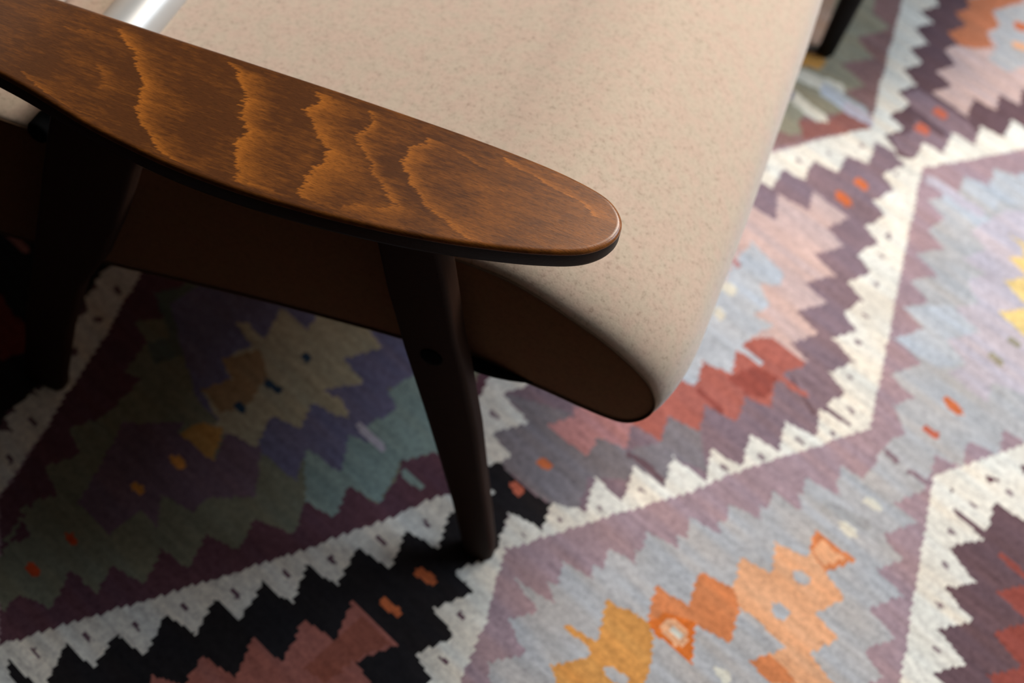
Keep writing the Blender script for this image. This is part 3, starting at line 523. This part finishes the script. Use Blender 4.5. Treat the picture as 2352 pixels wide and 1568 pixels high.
def armrest(mirror=False):
    out = catmull(OUT, 14, True)
    # equal spacing
    P_ = np.array(out); d = np.r_[0, np.cumsum(np.linalg.norm(np.roll(P_, -1, 0)-P_, axis=1))]
    N = 900; s = np.arange(N)/N*d[-1]; Pc = np.vstack([P_, P_[:1]])
    o2 = np.stack([np.interp(s, d, Pc[:, 0]), np.interp(s, d, Pc[:, 1])], -1)
    tan = np.roll(o2, -1, 0)-np.roll(o2, 1, 0); tan /= np.linalg.norm(tan, axis=1)[:, None]
    nrm = np.stack([tan[:, 1], -tan[:, 0]], -1)      # outward for ccw
    cen = o2.mean(0)
    if ((o2-cen)*nrm).sum() < 0: nrm = -nrm
    rings = []
    T = .021; r = .0042
    # bottom inset ring -> side -> top
    rings.append((o2-nrm*.006, ZT-T))
    rings.append((o2-nrm*.0015, ZT-T+.0012)); rings.append((o2, ZT-T+.005))
    for a in np.radians([0, 15, 30, 45, 60, 75, 90]):
        rings.append((o2-nrm*r*(1-math.cos(a)), ZT-r+r*math.sin(a)))
    base = o2-nrm*r; inner = base
    K = 46
    sx = np.clip(base[:, 0], -.615, -.005); sp = np.stack([sx, np.interp(sx, [-.62, -.3, 0], [.034, .018, .042])], -1)
    for k in range(1, K+1):
        t = k/K; rings.append((base*(1-t)+sp*t, ZT))
    V_ = []; F_ = []
    for xy, z in rings:
        V_ += [(x, y, z) for x, y in xy]
    for i in range(len(rings)-1):
        for j in range(N):
            k = (j+1) % N; F_.append((i*N+j, i*N+k, (i+1)*N+k, (i+1)*N+j))
    F_.append(tuple(range(N))[::-1])
    V_ = np.array(V_)
    x, y = V_[:, 0].copy(), V_[:, 1].copy()
    fig = np.zeros(len(V_))
    jag = (noise2(x*25, y*900, 41)-.5)*.0065+(noise2(x*60, y*2200, 42)-.5)*.003
    xq = x+jag
    for wdt, st, pts in CURVES:
        pts = [pts[0]]+[p for p in pts[1:]]
        for (xa, ya), (xb, yb) in zip(pts[:-1], pts[1:]):
            if ya == yb: continue
            hit = (ya > y) != (yb > y)
            xc = xa+(xb-xa)*(y-ya)/(yb-ya)
            dx = xq-xc
            val = np.where(hit & (dx > 0), st*np.exp(-np.maximum(dx, 0)/(wdt*.8)), 0)
            val *= .75+.5*noise2(x*60, y*160, 43)
            fig = np.maximum(fig, val)
    fig += np.interp(x, [-.5, -.25, -.10, -.06, .05], [0.0, -.02, .05, .26, .42])+(noise2(x*90, y*420, 51)-.5)*.22+(noise2(x*220, y*900, 52)-.5)*.16
    Vm = V_.copy()
    if mirror: Vm[:, 1] = YF-Vm[:, 1]
    o = mesh_obj('armrest', Vm, F_, m_arm, chair)
    at = o.data.attributes.new('figure', 'FLOAT', 'POINT'); at.data.foreach_set('value', fig.astype(np.float32))
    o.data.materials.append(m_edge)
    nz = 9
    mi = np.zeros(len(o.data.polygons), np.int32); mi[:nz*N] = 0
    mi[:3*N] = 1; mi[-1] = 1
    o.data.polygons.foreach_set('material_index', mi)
    return put(o)
YF = .83                                    # mirror plane sum for the far side
armrest()
armrest(True)

def leg(name, stations, y0f, y1f, mirror=False):
    """stations: (z, xleft, xright); thickness between y0f(z), y1f(z)"""
    rings = []
    for z, xa, xb in stations:
        ya, yb = y0f(z), y1f(z)
        if mirror: ya, yb = YF-yb, YF-ya
        rings.append(rrect((xa+xb)/2, (ya+yb)/2, (xb-xa)/2, (yb-ya)/2, .006, z, 4))
    o = loft(name, rings, m_wood, chair)
    return put(o)
FL = [(.000, -.018, .010), (.006, -.023, .0145), (.03, -.0262, .0120), (.10, -.043, .000), (.17, -.062, -.0135), (.247, -.0835, -.028), (.31, -.102, -.043), (.346, -.1125, -.0515),
      (.38, -.121, -.061), (.423, -.1325, -.070), (.46, -.140, -.078), (.50, -.148, -.088), (.532, -.156, -.094)]
RL = [(.000, -.578, -.536), (.006, -.583, -.531), (.025, -.580, -.5285), (.132, -.556, -.502), (.235, -.527, -.468), (.294, -.5105, -.435), (.36, -.492, -.409), (.405, -.480, -.394), (.453, -.466, -.379), (.50, -.452, -.360), (.532, -.44, -.345)]
yf0 = lambda z: interp(z, [(0, -.002), (.3, .0), (.53, .0)])
yf1 = lambda z: interp(z, [(0, .019), (.10, .019), (.30, .024), (.50, .030), (.53, .032)])
yr0 = lambda z: 0.0
yr1 = lambda z: interp(z, [(0, .020), (.3, .028), (.53, .032)])
for mir in (False, True):
    leg('front_leg', FL, yf0, yf1, mir); leg('rear_leg', RL, yr0, yr1, mir)

def disc(name, c, rx, rz, y0, y1, m, parent=None):
    rings = []
    for yy, s in ((y0, .82), (y0+(y1-y0)*.15, 1), (y1-(y1-y0)*.15, 1), (y1, .82)):
        rings.append([(c[0]+rx*s*math.cos(a), yy, c[1]+rz*s*math.sin(a)) for a in np.linspace(0, 2*math.pi, 33)[:-1]])
    return put(loft(name, rings, m, parent or chair))
disc('screw_plug', (-.083, .349), .011, .011, -.0016, .004, m_rubber)
disc('screw_plug', (-.083, .349), .011, .011, YF-.004, YF+.0016, m_rubber)
disc('spacer', (-.495, .4260), .0120, .0120, .026, .050, m_rubber)

# side rails under the seat, pointed in front of the leg
def rail(mirror=False):
    st = [(-.105, .306, .004), (-.09, .305, .0065), (-.065, .3045, .0075), (-.045, .3045, .0075), (-.03, .3040, .0068), (-.015, .3030, .005), (-.002, .3020, .0028), (.008, .3010, .0006)]
    rings = []
    for x, z, h in st:
        y1 = .046; y0 = y1-h*1.7
        if mirror: y0, y1 = YF-y1, YF-y0
        rings.append([(x, (y0+y1)/2+(y1-y0)/2*math.cos(a), z+h*math.sin(a)) for a in np.linspace(0, 2*math.pi, 17)[:-1]])
    return put(loft('seat_bracket', rings, m_rubber, chair))
rail(); rail(True)

# seat: closed side profile swept across, puffed away from the side seams
PROF = [(-.632, .395), (-.600, .402), (-.50, .404), (-.40, .409), (-.30, .418), (-.20, .428), (-.12, .4365), (-.084, .4405), (-.055, .4405), (-.028, .437), (0, .4285), (.025, .4185), (.050, .4080), (.070, .3975), (.088, .3860),
        (.103, .3745), (.1135, .3640), (.120, .3530), (.1245, .3400), (.1245, .3270), (.121, .3150), (.114, .3040), (.104, .2955), (.090, .2925), (.060, .2940), (.006, .3000), (-.06, .2985), (-.129, .2955), (-.200, .2850), (-.28, .2720), (-.380, .2515), (-.468, .2320), (-.55, .2200), (-.622, .2120), (-.640, .2200), (-.645, .2500), (-.645, .33), (-.643, .375)]
YS0, YS1 = .045, .785
def seat():
    pr = np.array(catmull(PROF, 5, True)); n = len(pr)
    tan = np.roll(pr, -1, 0)-np.roll(pr, 1, 0); tan /= np.linalg.norm(tan, axis=1)[:, None]
    nr = np.stack([-tan[:, 1], tan[:, 0]], -1)
    if ((pr-pr.mean(0))*nr).sum() < 0: nr = -nr
    # puff: strong on top and nose, none underneath
    amp = np.clip(nr[:, 1]*.8+nr[:, 0]*.5+.08, 0, 1)*np.where(pr[:, 0] < -.5, .5, 1)
    ys = [0, .0015, .004, .008, .014, .022, .032, .045, .06, .08, .11, .15, .20, .265]
    ys = ys+[(YS1-YS0)-v for v in ys[-2::-1]]
    rings = []
    for d in ys:
        e_ = min(d, (YS1-YS0)-d); t = min(e_/.085, 1); pf = .028*math.sqrt(max(0, 1-(1-t)**2))+.007*math.sin(math.pi*min(max((e_)/(YS1-YS0), 0), 1))
        q = pr+nr*(amp*pf)[:, None]
        rings.append([(a, YS0+d, b) for a, b in q])
    o = put(loft('seat', rings, m_fabric, chair, cap=False))
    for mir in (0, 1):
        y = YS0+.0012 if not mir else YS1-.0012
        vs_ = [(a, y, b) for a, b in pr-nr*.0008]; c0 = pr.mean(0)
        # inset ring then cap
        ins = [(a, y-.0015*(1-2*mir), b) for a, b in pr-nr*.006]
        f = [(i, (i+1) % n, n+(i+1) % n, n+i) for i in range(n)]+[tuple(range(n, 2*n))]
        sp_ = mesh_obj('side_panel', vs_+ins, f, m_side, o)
        sp_['label'] = 'brown fabric side panel, darkened with shade in its colour'
        # stitched piping along the seam
        th = []
        rr_ = .0011
        for i in range(n):
            c_ = pr[i]+nr[i]*.0004
            th.append([(c_[0]+nr[i][0]*rr_*math.cos(a), (YS0-.0004 if not mir else YS1+.0004)+rr_*math.sin(a), c_[1]+nr[i][1]*rr_*math.cos(a)) for a in np.linspace(0, 2*math.pi, 7)[:-1]])
        th.append(th[0])
        loft('seam', th, m_seam, o, cap=False)
    return o
seat()

# rounded tube between seat and backrest
def tube(name, p, q, r, m, seg=40):
    p, q = Vector(p), Vector(q); ax = (q-p).normalized(); s = ax.orthogonal().normalized(); t = ax.cross(s)
    rings = []
    L = (q-p).length
    for d, k in ((0, .6), (.004, .9), (.012, 1), (L/2, 1), (L-.012, 1), (L-.004, .9), (L, .6)):
        c_ = p+ax*d; rings.append([tuple(c_+(s*math.cos(a)+t*math.sin(a))*r*k) for a in np.linspace(0, 2*math.pi, seg+1)[:-1]])
    return put(loft(name, rings, m, chair))
tb = tube('cross_tube', (-.487, .052, .438), (-.487, .778, .438), .027, m_tube)
tb['label'] = 'smooth pale grey tube'

# backrest: reclined cushion
def backrest():
    rings = []
    d = Vector((-.34, 0, .94)).normalized(); nrm_ = Vector((.94, 0, .34)).normalized()
    base = Vector((-.600, 0, .405))
    ys = np.linspace(0, 1, 25)
    for yy in ys:
        e_ = min(yy, 1-yy)*.734; t = min(e_/.05, 1); k = math.sqrt(max(0, 1-(1-t)**2)); ht = .035+.012*k
        pts = []
        prof = [(0.0, .0), (.012, ht*.8), (.04, ht), (.20, ht+.006), (.40, ht+.002), (.47, ht*.8), (.485, 0), (.47, -ht*.8), (.40, -ht), (.2, -ht), (.04, -ht), (.012, -ht*.8)]
        for a, b in catmull(prof, 4, True):
            v = base+d*a+nrm_*b; pts.append((v.x, .048+yy*.734, v.z))
        rings.append(pts)
    return put(loft('backrest', rings, m_fabric, chair))
backrest()

# ------------------------------------------------------------ low table whose leg shows beyond the seat
tab = thing('coffee_table', 'coffee table with black tapered legs on the rug beyond the seat front', 'table', (.188, 1.40, 0))
def trow(name, rings, m):
    o = loft(name, rings, m, tab); o.location = -tab.location; return o
for k in range(4):
    a = math.radians(-90+90*k); ux, uy = math.cos(a), math.sin(a)
    rings = []
    for z, w_ in ((0, .0115), (.004, .0140), (.06, .0160), (.20, .0200), (.385, .0235), (.415, .0245)):
        t = z/.415; rad = .356-.085*t; sw = .030*t
        cx, cy = .188+ux*rad-uy*sw, 1.40+uy*rad+ux*sw
        rings.append(rrect(cx, cy, w_, w_, w_*.9, z, 5))
    trow('leg', rings, m_black)
rr = []
for r_, z in ((.295, .414), (.311, .419), (.316, .427), (.316, .433), (.311, .441), (.302, .444)):
    rr.append([(.188+r_*math.cos(a), 1.40+r_*math.sin(a), z) for a in np.linspace(0, 2*math.pi, 97)[:-1]])
trow('table_top', rr, m_black)
